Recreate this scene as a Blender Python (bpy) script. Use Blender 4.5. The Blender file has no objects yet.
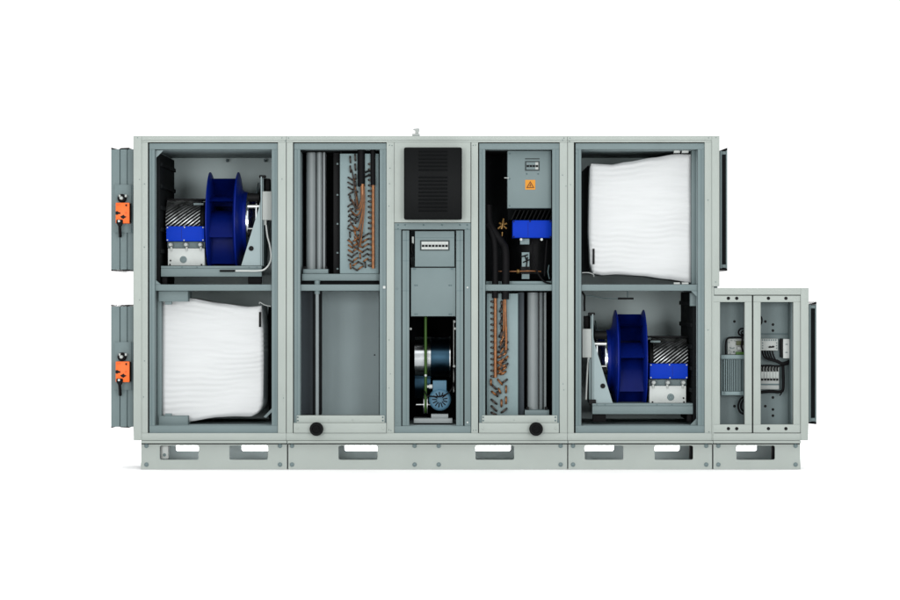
import bpy, bmesh, math, random
from mathutils import Vector, Matrix
random.seed(7)
R = math.radians
scene = bpy.context.scene
col = scene.collection

# ------------------------------------------------------------------ camera, light, exposure
DIST, S = 15.0, 0.006                      # camera distance to the front plane, metres per photo pixel there
CZ = 1.02
cam_d = bpy.data.cameras.new('camera'); cam = bpy.data.objects.new('camera', cam_d); col.objects.link(cam)
cam.location = (0, -DIST, CZ); cam.rotation_euler = (R(90), 0, 0)
cam_d.sensor_width = 36; cam_d.lens = 100; cam_d.clip_start = .1; cam_d.clip_end = 500
scene.camera = cam
world = bpy.data.worlds.new('World'); scene.world = world; world.use_nodes = True
bg = world.node_tree.nodes['Background']; bg.inputs[0].default_value = (1, 1, 1, 1); bg.inputs[1].default_value = 1.12
def area_lamp(name, loc, target, size, power):
    d = bpy.data.lights.new(name, 'AREA'); d.shape = 'SQUARE'; d.size = size; d.energy = power
    o = bpy.data.objects.new(name, d); col.objects.link(o); o.location = loc
    o.rotation_euler = (Vector(target) - Vector(loc)).to_track_quat('-Z', 'Y').to_euler()
    return o
area_lamp('softbox', (-4.2, -12.8, 1.9), (0, 0, 1.0), 3.2, 760)
area_lamp('softbox', (4.2, -12.8, 1.9), (0, 0, 1.0), 3.2, 760)
area_lamp('overhead_fill', (0, -5.0, 6.2), (0, -.6, 0), 7.0, 215)  # unseen fill added to wash out the contact shadow on the floor
area_lamp('rear_floor_fill', (-1.4, 2.8, 1.6), (-2.6, .6, 0), 2.0, 340)  # unseen fills added behind the unit to whiten the floor
area_lamp('rear_floor_fill', (1.2, 3.4, 1.6), (2.2, 2.6, 0), 3.0, 340)
scene.view_settings.view_transform = 'Standard'; scene.view_settings.look = 'None'
scene.view_settings.exposure = 0; scene.view_settings.gamma = 1

# ------------------------------------------------------------------ helpers
def P(px, py, y=0.0):
    k = S * (1 + y / DIST)
    return Vector(((px - 450) * k, y, CZ + (300 - py) * k))

MATS = {}
def mat(name, rgb, rough=.5, metal=0.0, var=.05, scale=6.0, bump=0.0, bscale=300.0, spec=.5, stretch=(1, 1, 1)):
    m = bpy.data.materials.new(name); m.use_nodes = True
    nt = m.node_tree; b = nt.nodes['Principled BSDF']
    b.inputs['Roughness'].default_value = rough; b.inputs['Metallic'].default_value = metal
    b.inputs['Specular IOR Level'].default_value = spec
    if metal < .3: b.inputs['Specular IOR Level'].default_value = spec * .4
    tc = nt.nodes.new('ShaderNodeTexCoord'); mp = nt.nodes.new('ShaderNodeMapping'); mp.inputs['Scale'].default_value = stretch
    nt.links.new(tc.outputs['Object'], mp.inputs['Vector'])
    n = nt.nodes.new('ShaderNodeTexNoise'); n.inputs['Scale'].default_value = scale; n.inputs['Detail'].default_value = 5
    nt.links.new(mp.outputs['Vector'], n.inputs['Vector'])
    r = nt.nodes.new('ShaderNodeValToRGB')
    r.color_ramp.elements[0].position = .3; r.color_ramp.elements[1].position = .7
    r.color_ramp.elements[0].color = tuple(c * (1 - var) for c in rgb) + (1,)
    r.color_ramp.elements[1].color = tuple(min(1, c * (1 + var)) for c in rgb) + (1,)
    nt.links.new(n.outputs['Fac'], r.inputs['Fac']); nt.links.new(r.outputs['Color'], b.inputs['Base Color'])
    if bump:
        n2 = nt.nodes.new('ShaderNodeTexNoise'); n2.inputs['Scale'].default_value = bscale; n2.inputs['Detail'].default_value = 3
        nt.links.new(mp.outputs['Vector'], n2.inputs['Vector'])
        bp = nt.nodes.new('ShaderNodeBump'); bp.inputs['Strength'].default_value = bump; bp.inputs['Distance'].default_value = .002
        nt.links.new(n2.outputs['Fac'], bp.inputs['Height']); nt.links.new(bp.outputs['Normal'], b.inputs['Normal'])
    MATS[name] = m
    return m
LIGHT = mat('light grey powder coat', (.219, .245, .229), .55, var=.025, bump=.02, bscale=500)
BASE = mat('light grey base paint', (.217, .242, .227), .5, var=.03, bump=.02, bscale=500)
STEEL = mat('blue grey coated steel', (.092, .124, .127), .5, var=.035, bump=.05, bscale=400)
WALL = mat('inner liner sheet', (.170, .216, .222), .5, var=.03, bump=.04)
PALE = mat('pale blue coil plate', (.118, .162, .167), .45, var=.05)
PROF = mat('grey extruded profile', (.150, .170, .173), .4, var=.04)
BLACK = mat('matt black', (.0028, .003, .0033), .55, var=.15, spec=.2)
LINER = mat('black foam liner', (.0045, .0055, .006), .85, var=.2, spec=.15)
SATIN = mat('satin black plastic', (.0016, .0020, .0022), .45, var=.1, bump=.1, bscale=350, spec=.12)
RUB = mat('black rubber', (.0026, .0026, .003), .6, var=.1, spec=.15)
BLUE = mat('blue painted metal', (.0010, .0082, .120), .42, var=.06, bump=.05, spec=.2)
BLUE2 = mat('bright blue plastic', (.0020, .022, .260), .5, var=.04, spec=.10)
MOTORB = mat('steel blue motor paint', (.040, .098, .145), .5, var=.06)
ALU = mat('bare aluminium', (.33, .345, .34), .34, 1.0, var=.06)
ALUW = mat('pale cast aluminium', (.30, .32, .31), .45, .1, var=.06)
CHROME = mat('polished steel', (.42, .45, .46), .2, 1.0, var=.03)
DRUM = mat('blued steel drum', (.020, .046, .070), .3, 1.0, var=.04)
COPPER = mat('copper tube', (.125, .048, .013), .4, .5, var=.3, scale=40)
COPD = mat('dark copper bend', (.016, .010, .007), .5, .3, var=.5, scale=60)  # darker copper for bends, stubs and some capillaries
BRASS = mat('brass', (.11, .060, .012), .4, .6, var=.1)
ORANGE = mat('orange actuator plastic', (.52, .085, .009), .45, var=.04)
FINM = mat('cast fin metal', (.17, .18, .18), .38, .9, var=.75, scale=22)
WHITE = mat('white plastic', (.34, .36, .35), .4, var=.03)
GREYP = mat('light grey plastic', (.25, .27, .26), .45, var=.04)
SIGN = mat('yellow orange sign foil', (.36, .150, .008), .5, var=.03)
BROWN = mat('dark sign print', (.10, .028, .003), .6, var=.03)
GREEN = mat('green belt', (.018, .050, .005), .5, var=.08)
GREENC = mat('green connector', (.035, .09, .015), .5, var=.1)
OLIVE = mat('olive connector', (.05, .06, .025), .5, var=.1)
FLOOR = mat('white studio floor', (.965, .965, .965), .6, var=.005, spec=.2)
# filter fleece: a soft quilted horizontal ripple in the cloth itself
CLOTH = mat('white filter fleece', (.405, .417, .420), .9, var=.03, scale=9, spec=.1, stretch=(.6, 1, 5), bump=.35, bscale=26)

WL = {}
def link(o, parent=None):
    col.objects.link(o)
    if parent is not None: o.parent = parent
def thing(name, label, cat, loc, group=None):
    o = bpy.data.objects.new(name, None); link(o); o.location = loc; o.empty_display_size = .1
    o['label'] = label; o['category'] = cat
    if group: o['group'] = group
    WL[o] = Vector(loc)
    return o
def tag(o, label, cat, group=None):
    o['label'] = label; o['category'] = cat
    if group: o['group'] = group
def copy_tree(o, parent=None):
    c = o.copy(); link(c, parent)
    for ch in list(o.children): copy_tree(ch, c)
    return c

class MB:
    def __init__(s): s.bm = bmesh.new()
    def _merge(s, b):
        me = bpy.data.meshes.new('t'); b.to_mesh(me); b.free(); s.bm.from_mesh(me); bpy.data.meshes.remove(me)
    def box(s, a, b, bev=.0012):
        t = bmesh.new(); bmesh.ops.create_cube(t, size=1)
        a, b = Vector(a), Vector(b)
        lo = Vector(map(min, a, b)); hi = Vector(map(max, a, b))
        for v in t.verts: v.co = Vector((lo[i] + (v.co[i] + .5) * (hi[i] - lo[i]) for i in range(3)))
        if bev and min(hi - lo) > 2.5 * bev: bmesh.ops.bevel(t, geom=t.edges[:], offset=bev, segments=2, affect='EDGES', profile=.5)
        s._merge(t); return s
    def pbox(s, x0, y0, x1, y1, yf, yb, bev=.0012):
        a = P(x0, y0, yf); b = P(x1, y1, yf); b.y = yb
        return s.box(a, b, bev)
    def prism(s, pts, yf, yb, bev=.001):
        t = bmesh.new(); vs = [t.verts.new(P(x, y, yf)) for x, y in pts]
        f = t.faces.new(vs); f.normal_update()
        r = bmesh.ops.extrude_face_region(t, geom=[f])
        for v in r['geom']:
            if isinstance(v, bmesh.types.BMVert): v.co.y = yb
        bmesh.ops.recalc_face_normals(t, faces=t.faces[:])
        if bev: bmesh.ops.bevel(t, geom=t.edges[:], offset=bev, segments=1, affect='EDGES')
        s._merge(t); return s
    def extr_z(s, pts, z0, z1):                       # pts: (x, y) world cross-section, standing upright
        t = bmesh.new(); vs = [t.verts.new((x, y, z0)) for x, y in pts]; f = t.faces.new(vs)
        r = bmesh.ops.extrude_face_region(t, geom=[f])
        for v in r['geom']:
            if isinstance(v, bmesh.types.BMVert): v.co.z = z1
        bmesh.ops.recalc_face_normals(t, faces=t.faces[:]); s._merge(t); return s
    def lathe(s, prof, org, axis, seg=48, closed=False):
        t = bmesh.new(); ax = Vector(axis).normalized(); u = ax.orthogonal().normalized(); w = ax.cross(u); rings = []
        for a, r in prof:
            if r < 1e-6: rings.append([t.verts.new(Vector(org) + ax * a)])
            else: rings.append([t.verts.new(Vector(org) + ax * a + (u * math.cos(2*math.pi*i/seg) + w * math.sin(2*math.pi*i/seg)) * r) for i in range(seg)])
        prs = list(zip(rings, rings[1:])) + ([(rings[-1], rings[0])] if closed else [])
        for A, B in prs:
            if len(A) == 1 and len(B) == 1: continue
            for i in range(seg):
                j = (i + 1) % seg
                if len(A) == 1: t.faces.new((A[0], B[i], B[j]))
                elif len(B) == 1: t.faces.new((A[i], B[0], A[j]))
                else: t.faces.new((A[i], B[i], B[j], A[j]))
        bmesh.ops.recalc_face_normals(t, faces=t.faces[:]); s._merge(t); return s
    def cyl(s, p0, p1, r0, r1=None, seg=24):
        p0, p1 = Vector(p0), Vector(p1); r1 = r0 if r1 is None else r1; L = (p1 - p0).length
        return s.lathe([(0, 0), (0, r0), (L, r1), (L, 0)], p0, p1 - p0, seg)
    def tube(s, pts, r, seg=10, smooth=True, n=6):
        pts = [Vector(p) for p in pts]
        if smooth and len(pts) > 2:
            q = [pts[0]*2 - pts[1]] + pts + [pts[-1]*2 - pts[-2]]; out = []
            for i in range(1, len(q) - 2):
                for k in range(n):
                    t = k / n; a, b, c, d = q[i-1:i+3]
                    out.append(.5*((2*b) + (c-a)*t + (2*a-5*b+4*c-d)*t*t + (3*b-a-3*c+d)*t**3))
            pts = out + [pts[-1]]
        t = bmesh.new(); rings = []; u = None
        for i, p in enumerate(pts):
            d = (pts[min(i+1, len(pts)-1)] - pts[max(i-1, 0)]).normalized()
            u = d.orthogonal().normalized() if u is None else (u - d * u.dot(d)).normalized()
            w = d.cross(u)
            rings.append([t.verts.new(p + (u*math.cos(2*math.pi*k/seg) + w*math.sin(2*math.pi*k/seg))*r) for k in range(seg)])
        for A, B in zip(rings, rings[1:]):
            for k in range(seg): t.faces.new((A[k], A[(k+1) % seg], B[(k+1) % seg], B[k]))
        t.faces.new(rings[0][::-1]); t.faces.new(rings[-1])
        bmesh.ops.recalc_face_normals(t, faces=t.faces[:]); s._merge(t); return s
    def build(s, name, m, parent=None):
        bm = s.bm; off = WL.get(parent, Vector((0, 0, 0)))
        for v in bm.verts: v.co -= off
        for f in bm.faces: f.smooth = True
        for e in bm.edges:
            if len(e.link_faces) == 2 and e.calc_face_angle(0) > R(38): e.smooth = False
        me = bpy.data.meshes.new(name); bm.to_mesh(me); bm.free(); me.materials.append(m)
        o = bpy.data.objects.new(name, me); link(o, parent); WL[o] = off
        return o
    def solo(s, name, m, loc, label, cat, group=None):   # a thing that is one mesh
        d = bpy.data.objects.new('tmp', None); WL[d] = Vector(loc)
        o = s.build(name, m, None) if False else None
        for v in s.bm.verts: v.co -= Vector(loc)
        o = s.build(name, m); o.location = loc; WL[o] = Vector(loc); tag(o, label, cat, group)
        bpy.data.objects.remove(d); return o

def screw(parent, px, py, y, r=.0045, name='screw', m=None):
    c = P(px, py, y); MB().lathe([(0, r), (.0015, r), (.003, r*.7), (.0035, 0)], c, (0, -1, 0), 10).build(name, m or STEEL, parent)
def hole(mb, px, py, y, r=.012): mb.cyl(P(px, py, y), P(px, py, y) + Vector((0, -.0015, 0)), r, seg=16)

BACK = .92
# ------------------------------------------------------------------ setting
g = MB(); g.box((-60, -40, -.06), (60, 80, 0), 0); fl = g.build('ground', FLOOR); fl['kind'] = 'structure'

# ------------------------------------------------------------------ base frame sections
def base_section(x0, x1, holes, bolts, label):
    t = thing('base_rail', label, 'base rail', (P((x0+x1)/2, 470).x, .3, 0), 'base rail sections under the unit')
    yT, yB, hT, hB = 444.7, 469.8, 445.9, 460.2
    def face(name, yf, yb, m):
        mb = MB(); xs = [x0] + [v for h in holes for v in h] + [x1]
        z = lambda py: P(0, py, 0).z
        X = lambda px: P(px, 0, 0).x
        for i in range(0, len(xs), 2): mb.box((X(xs[i]), yf, max(0, z(yB))), (X(xs[i+1]), yb, z(yT)), 0)
        for a, b in holes:
            mb.box((X(a), yf, z(hT)), (X(b), yb, z(yT)), 0); mb.box((X(a), yf, max(0, z(yB))), (X(b), yb, z(hB)), 0)
            c = .011
            for (xx, sx) in ((a, 1), (b, -1)):          # rounded pocket corners
                for (zz, sz) in ((hT, -1), (hB, 1)):
                    q = bmesh.new(); ctr = Vector((X(xx) + sx*c, 0, z(zz) + sz*c)); pts = [Vector((X(xx), 0, z(zz)))]
                    for k in range(5):
                        an = math.pi/2*k/4; pts.append(ctr - Vector((sx*math.cos(an)*c, 0, sz*math.sin(an)*c)))
                    vs = [q.verts.new((p.x, yf + .0005, p.z)) for p in pts]; f = q.faces.new(vs)
                    r = bmesh.ops.extrude_face_region(q, geom=[f])
                    for v in r['geom']:
                        if isinstance(v, bmesh.types.BMVert): v.co.y = yb - .0005
                    bmesh.ops.recalc_face_normals(q, faces=q.faces[:]); mb._merge(q)
        bmesh.ops.remove_doubles(mb.bm, verts=mb.bm.verts[:], dist=1e-5)
        return mb.build(name, m, t)
    face('front_rail', .030, .036, BASE); face('back_rail', BACK, BACK + .006, mat('brightened rear rail', (.46, .52, .53), .5))  # rear rail colour raised to stand in for light missing in the pockets
    X = lambda px: P(px, 0).x; z = lambda py: P(0, py).z
    # black strip painting the shadow line under the ledge, then end plates
    MB().box((X(x0), .0365, z(443.4) - .0085), (X(x1), .075, z(443.4) - .0005), 0).build('ledge_shade_strip', BLACK, t)
    for xx, s in ((x0, 1), (x1, -1)):
        MB().box((X(xx) + s*.0006, .0365, .004), (X(xx) + s*.006, BACK - .0005, z(446)), 0).build('end_plate', STEEL, t)
    for bx in bolts:
        for py in (445.9, 464.6):
            c = P(bx, py, .030)
            MB().lathe([(0, .0135), (.003, .0135), (.004, .010), (.009, .0095), (.0105, .007), (.0105, 0)], c, (0, -1, 0), 16).build('bolt', STEEL, t)
    return t
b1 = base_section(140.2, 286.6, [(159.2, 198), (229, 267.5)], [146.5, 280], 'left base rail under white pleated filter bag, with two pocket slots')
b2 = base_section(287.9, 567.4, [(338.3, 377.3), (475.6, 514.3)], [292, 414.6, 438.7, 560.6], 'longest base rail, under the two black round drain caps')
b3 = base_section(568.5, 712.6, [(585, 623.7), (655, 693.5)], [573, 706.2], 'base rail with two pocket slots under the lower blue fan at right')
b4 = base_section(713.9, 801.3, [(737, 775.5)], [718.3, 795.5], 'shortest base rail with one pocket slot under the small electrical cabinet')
c = MB(); c.pbox(160.5, 445, 168, 459, .08, .13); c.build('mounting_bracket', ALUW, b1)
screw(b1, 164.5, 455, .08, .010, 'bolt', STEEL)
MB().pbox(689.5, 445.5, 693, 459.5, .08, .12).build('mounting_bracket', BLACK, b3)
MB().pbox(772, 445.5, 775, 459.5, .08, .12).build('mounting_bracket', BLACK, b4)
for t in (b1, b2, b3, b4): pass
# a straight sill ledge seen between casing and rails belongs to the sections below

# ------------------------------------------------------------------ cabinet sections
def sill(t, x0, x1):
    MB().pbox(x0, 441.1, x1, 443.3, -.010, .95, .001).build('bottom_ledge', LIGHT, t)
def frame_rails(t, x0, x1, top0=135.9, top1=142.2):
    MB().pbox(x0, top0, x1, top1 - 2.0, .001, .08).build('top_rail', LIGHT, t)
    MB().pbox(x0, top1 - 1.9, x1, top1, .004, .08, .0008).build('top_rail_lip', LIGHT, t)
    MB().pbox(x0, 433.2, x1, 440.7, .002, .08).build('bottom_rail', LIGHT, t)
def post(t, x0, x1, y0, y1, yf=0.0, name='corner_post', m=None):
    MB().pbox(x0, y0, x1, y1, yf, .08).build(name, m or LIGHT, t)
WALL_LIT = mat('brightened inner back wall', (.330, .395, .395), .5, var=.03, bump=.03)  # paler copy of the inner liner, light painted into the back wall
def shell(t, x0, x1, y0=136.2, ceil=149.3, wl=12, wr=12, left=True, right=True, liner=WALL_LIT):
    z0 = P(0, 440.5).z; zt = P(0, y0).z; zc = P(0, ceil).z; zf = P(0, 425.8).z; X = lambda p: P(p, 0).x
    MB().box((X(x0) + .002, .0805, zc), (X(x1) - .002, BACK, zt), .001).build('roof_panel', WALL, t)
    MB().box((X(x0) + .002, .0805, z0), (X(x1) - .002, BACK, zf), .001).build('floor_panel', WALL, t)
    MB().box((X(x0) + .002, BACK + .0005, z0), (X(x1) - .002, BACK + .05, zt), .001).build('back_panel', liner, t)
    if left: MB().box((X(x0) + .003, .081, zf + .0005), (X(x0 + wl), BACK - .0005, zc - .0005), .001).build('side_panel', WALL, t)
    if right: MB().box((X(x1) - .003, .081, zf + .0005), (X(x1 - wr), BACK - .0005, zc - .0005), .001).build('side_panel', WALL, t)
def door_frame(t, o0, o1, i0, i1, yT, yi, yb, yo, gl=1.6, yf=.012):
    # blue grey inner frame: four strips round the opening, black gasket behind
    mb = MB(); mb.pbox(o0 + gl, yT + .9, o1, yi, yf, .055, .001)
    mb.pbox(o0 + gl, yi + .05, i0, yb - .05, yf + .001, .055, .001); mb.pbox(i1, yi + .05, o1, yb - .05, yf + .001, .055, .001)
    if yo: mb.pbox(o0 + gl, yb, o1, yo, yf, .055, .001)
    mb.build('door_frame', STEEL, t)
    gk = MB(); e = .4
    gk.pbox(o0, yT, o0 + gl, yo or 433, .05, .054, 0); gk.pbox(o0 + gl, yT, o1, yT + .9, .05, .054, 0)
    gk.pbox(i0 - 1.2, yi, i0 + .25, yb, .0555, .07, 0); gk.pbox(i0 + .25, yi - 1, i1, yi + .35, .0555, .07, 0)
    gk.build('gasket', RUB, t)
    # profile groove in each upright
    gv = MB(); gv.pbox(i0 - 3.2, yi + .3, i0 - 2.7, yb - .3, yf + .0003, yf + .004, 0); gv.pbox(i1 + 3.2, yi + .3, i1 + 3.6, yb - .3, yf + .0003, yf + .004, 0)
    gv.build('groove', MATS['groove'], t)
mat('groove', (.055, .085, .09), .6)

def crossbar(t, x0, x1, shelf=True, y0=284.5, y1=290.7):
    MB().pbox(x0, y0, x1, y1, .03, .07, .001).build('crossbar', STEEL, t)
    if shelf: MB().pbox(x0 - 1, 286.2, x1 + 8, 289.6, .071, BACK - .001, .001).build('shelf_panel', WALL, t)

# --- left section
L = thing('cabinet_section', 'tall left cabinet section holding upper blue fan and lower white filter bag', 'cabinet section', (P(210, 0).x, .47, P(0, 443.3).z), 'cabinet sections of the air handling unit')
post(L, 133.4, 141.4, 135.9, 440.7); post(L, 141.5, 147.7, 142.3, 433.1, .003, 'post_lip')
post(L, 277.9, 286.0, 142.3, 433.1, .002, 'post_lip')
frame_rails(L, 141.5, 286.2)
sill(L, 140.5, 286.6)
shell(L, 133.4, 286.4, wl=21, wr=9)
door_frame(L, 147.7, 277.8, 154.8, 271.7, 142.3, 149.3, 425.7, 433.1)
crossbar(L, 154.8, 271.7)
MB().prism([(155, 150.2), (163.5, 150.2), (155, 158.8)], .058, .064).build('gusset_plate', WALL, L)
MB().prism([(155, 279.5), (155, 284.4), (160.8, 284.4)], .032, .06).build('gusset_plate', STEEL, L)
for px in (226, 264): MB().pbox(px, 158.6, px + 1.6, 161.5, .86, BACK - .001, 0).build('ceiling_bracket', MATS['groove'], L)
# upper inner wall carries the black damper blades
def blades(t, xin, y0, y1, s, name='damper_blade_panel'):
    mb = MB(); X = P(xin, 0).x; z0 = P(0, y1).z; z1 = P(0, y0).z
    mb.box((X, .10, z0), (X + s*.02, BACK - .02, z1), .001); n = 6
    for i in range(n):
        za = z0 + (z1 - z0)*(i + .5)/n
        mb.box((X + s*.02, .12, za - .012), (X + s*.032, BACK - .04, za + .012), .002)
    mb.build(name, LINER, t)
blades(L, 154.5, 152, 283.5, 1)
for px, py in ((137.5, 137.6), (139.5, 179.3), (144.5, 184), (144.3, 247), (139.6, 300), (143.5, 397), (282, 137.8), (283.5, 398), (144.5, 361), (282, 179)): screw(L, px, py, .001, .003)

# --- middle section
M = thing('cabinet_section', 'wide middle cabinet section with coil bays and a black vented cover', 'cabinet section', (P(427, 0).x, .47, P(0, 443.3).z), 'cabinet sections of the air handling unit')
post(M, 286.6, 292.9, 142.3, 433.1, .001, 'post_lip'); post(M, 386.6, 394.1, 142.3, 433.1, .001, 'mullion'); post(M, 471.3, 478.1, 142.3, 433.1, .001, 'mullion'); post(M, 559.7, 567.4, 142.3, 433.1, .001, 'post_lip')
frame_rails(M, 286.4, 567.4); sill(M, 287.2, 567.6)
shell(M, 286.6, 567.4, wl=13, wr=13)
def partition(t, x0, x1, y0=149.5, y1=425.6, m=LINER):
    z0 = P(0, y1).z + .001; z1 = P(0, y0).z - .001
    MB().box((P(x0, 0).x, .081, z0), (P(x1, 0).x, BACK - .001, z1), .001).build('partition', m, t)
for xa, xb in ((299, 381), (484, 553)):
    MB().box((P(xa, 0).x, .0812, P(0, 149.5).z - .005), (P(xb, 0).x, BACK - .002, P(0, 149.3).z - .0008), 0).build('ceiling_shade', LINER, M)  # black sheet added to paint shade onto the coil bay ceilings
partition(M, 381, 408.5); partition(M, 457, 484.5)
door_frame(M, 293.0, 386.5, 300.2, 379.7, 142.3, 149.3, 433.1, None, gl=1.0)
crossbar(M, 300.2, 379.7)
door_frame(M, 478.2, 559.6, 485.2, 552.3, 142.3, 149.3, 433.1, None, gl=1.0)
crossbar(M, 485.2, 552.3)
for a, b in ((293.6, 386.3), (479, 558.9)):             # stepped sill plates at the foot of the coil bays
    MB().pbox(a + 3, 415.5, b - 1.7, 422.8, .004, .05, .002).build('sill_plate', LIGHT, M)
    MB().pbox(a, 423, b, 433, -.004, .05, .002).build('sill_plate', LIGHT, M)
    for px in (a + 4.2, b - 3.5):
        for py in (417.3, 420.6): screw(M, px, py, .004, .005, m=MATS['groove'])
    for px in (a + 3.6, b - 3): screw(M, px, 428.4, -.004, .008, m=LIGHT)
    for k in range(2): screw(M, a + 35 + 24*k, 420, .004, .004, m=LIGHT)
# centre bay: upper panel and the grey access frame
MB().pbox(394.3, 142.3, 470.7, 222.4, .004, .05, .0015).build('front_panel', LIGHT, M)
fr = MB()
fr.pbox(394.4, 222.8, 470.8, 229.4, .008, .05, .001); fr.pbox(394.4, 229.5, 401.2, 426, .009, .05, .001); fr.pbox(464.6, 229.5, 470.8, 426, .009, .05, .001)
fr.pbox(394.4, 426.1, 470.8, 433.1, .008, .05, .001); fr.pbox(402.3, 230.6, 409.2, 425.9, .014, .06, .001); fr.pbox(456.2, 230.6, 463.2, 425.9, .014, .06, .001)
fr.build('access_frame', STEEL, M)
gk = MB(); gk.pbox(401.2, 229.5, 402.3, 426, .04, .055, 0); gk.pbox(463.2, 229.5, 464.6, 426, .04, .055, 0); gk.pbox(402.3, 229.4, 463.2, 230.6, .04, .055, 0); gk.build('gasket', RUB, M)
gv = MB()
for xx in (406.0, 460.0): gv.pbox(xx, 231, xx + .5, 425.5, .0135, .02, 0)
for xx in (402.5, 456.4):
    for yy in (240.2, 260.6, 290.5): gv.pbox(xx, yy, xx + 6.6, yy + .4, .0135, .02, 0)
gv.build('groove', MATS['groove'], M)
MB().pbox(411, 267.8, 455.6, 316.2, .03, .05, .0015).build('lower_cover_plate', STEEL, M)
for px in (414.5, 452): 
    for py in (267.0,): MB().pbox(px - 1.2, py + .9, px + 1.2, py + 2.4, .026, .03, 0).build('clip', MATS['groove'], M)
for px in (415, 417, 449.3, 451.2):
    for py in (285.3, 314.2): screw(M, px, py, .03, .0045, m=MATS['groove'])
for px in (398, 405, 423.5, 442, 460, 467.3): screw(M, px, 225, .008, .0055, m=MATS['groove'])
for px in (398, 467.3): screw(M, px, 228.8, .009, .0045, m=MATS['groove'])
for px, py in ((467.5, 287.5), (467.5, 422.5), (397.2, 422.3), (397.2, 288.6)): screw(M, px, py, .009, .006, m=ALUW if px > 400 else STEEL)
MB().pbox(383, 286, 385.4, 288.5, .007, .012, 0).build('latch', WHITE, M)
for px, py in ((288.5, 137.9), (285.6, 140.8), (389.5, 145), (392, 145.3), (390, 168), (388.8, 206), (389.4, 183.6), (388.8, 430), (391, 430.5), (564, 138), (562.5, 175), (566, 186), (563, 384), (563.8, 390), (473.2, 145.2), (475.5, 145), (473.5, 430.5), (476, 430.3), (389, 340), (390.4, 374), (389, 388), (383.6, 152.5), (481, 153), (481.3, 288.4)):
    screw(M, px, py, .001 if not 478.2 < px < 484 and not 380 < px < 386 else .013, .003)

# --- right section
Q = thing('cabinet_section', 'tall right cabinet section holding upper white filter bag and lower blue fan', 'cabinet section', (P(643, 0).x, .47, P(0, 443.3).z), 'cabinet sections of the air handling unit')
post(Q, 567.8, 573.9, 142.3, 433.1, .001, 'post_lip'); post(Q, 704.7, 711.7, 142.3, 433.1, .003, 'post_lip'); post(Q, 711.9, 719.4, 135.9, 286.3); post(Q, 711.9, 714.0, 286.5, 440.6, .0055, 'post_lip')
frame_rails(Q, 567.7, 711.8); sill(Q, 568.2, 713)
shell(Q, 567.8, 719.4, wl=12.5, wr=21.5)
door_frame(Q, 574.0, 704.6, 581.3, 697.8, 142.3, 149.3, 425.7, 433.1)
crossbar(Q, 581.3, 697.8)
blades(Q, 697.9, 292, 424, -1)
MB().prism([(691, 290.8), (697.6, 290.8), (697.6, 297.6)], .033, .06).build('gusset_plate', STEEL, Q)
MB().prism([(689.8, 425.5), (697.6, 417.2), (697.6, 425.5)], .058, .064).build('gusset_plate', STEEL, Q)
vg = MB(); vg.pbox(690.2, 293, 697.4, 306, .09, .14)
for k in range(5): vg.pbox(691.5, 295 + 2.2*k, 697, 296 + 2.2*k, .085, .09, 0)
vg.build('grille_box', STEEL, Q)
for px, py in ((570, 138), (569.5, 141.2), (562.6, 140), (570.5, 184.6), (716, 137.5), (708.5, 137.8), (576, 153), (715.6, 282), (708, 200), (708, 330), (709, 432), (577, 429)): screw(Q, px, py, .001 if not 574 < px < 581 else .012, .003)

# --- electrical cabinet
E = thing('electrical_cabinet', 'low grey electrical cabinet with two narrow open framed doors', 'electrical cabinet', (P(760, 0).x, .25, P(0, 443.3).z))
MB().pbox(714.2, 288, 800.7, 294.8, .001, .06).build('top_rail', LIGHT, E)
MB().pbox(800.8, 288, 808.6, 440.7, 0, .06).build('corner_post', LIGHT, E)
MB().pbox(713.2, 433.4, 800.7, 440.7, .002, .06).build('bottom_rail', LIGHT, E)
sill(E, 713.4, 801.3)
X = lambda p: P(p, 0).x; Z = lambda p: P(0, p).z
MB().box((X(713.4), .24, Z(440)), (X(808.4), .27, Z(288.2)), .001).build('back_panel', LIGHT, E)
MB().box((X(713.4), .061, Z(295)), (X(808.4), .2395, Z(288.3)), .001).build('roof_panel', LIGHT, E)
MB().box((X(713.4), .061, Z(440)), (X(808.4), .2395, Z(434)), .001).build('floor_panel', LIGHT, E)
MB().box((X(801), .061, Z(433.9)), (X(808.4), .2395, Z(295.1)), .001).build('side_panel', LIGHT, E)
MB().box((X(747.4), .066, Z(433.9)), (X(757.2), .2, Z(295.1)), .001).build('divider', BLACK, E)
MB().box((X(792.5), .066, Z(433.9)), (X(797), .2, Z(295.1)), .001).build('cable_duct', STEEL, E)
MB().pbox(716, 297, 797, 431, .20, .206, 0).build('mounting_plate', STEEL, E)
for a, b in ((734.4, 321.5), (765.3, 321.5), (772.9, 324.6), (772.9, 330.6), (734.4, 406.2), (772.9, 397.5), (765.3, 406.2), (772.9, 409.5), (772.9, 415.7)):
    hm = MB(); hole(hm, a, b, .2, .0085); hm.build('knockout', BLACK, E)
def cab_door(o0, o1, i0, i1, holes):
    mb = MB(); mb.pbox(o0, 295.6, o1, 302, .004, .05, .0015); mb.pbox(o0, 424.6, o1, 432.8, .004, .05, .0015)
    mb.pbox(o0, 302.05, i0, 424.55, .0045, .05, .0015); mb.pbox(i1, 302.05, o1, 424.55, .0045, .05, .0015)
    d = mb.build('door_frame', LIGHT, E)
    for hx in holes:
        for hy in (298.3, 428.7):
            h = MB(); h.lathe([(0, .010), (.002, .010), (.002, .0075), (.0005, .006), (.0005, 0)], P(hx, hy, .004), (0, -1, 0), 16).build('lock', BLACK, d)
cab_door(713.4, 751.9, 720, 744.8, (728.4, 736.7)); cab_door(753.4, 800.4, 760.7, 793.4, (768.4, 785.9))
MB().pbox(751.9, 295.7, 753.4, 432.8, .03, .06, 0).build('gasket', RUB, E)

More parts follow.
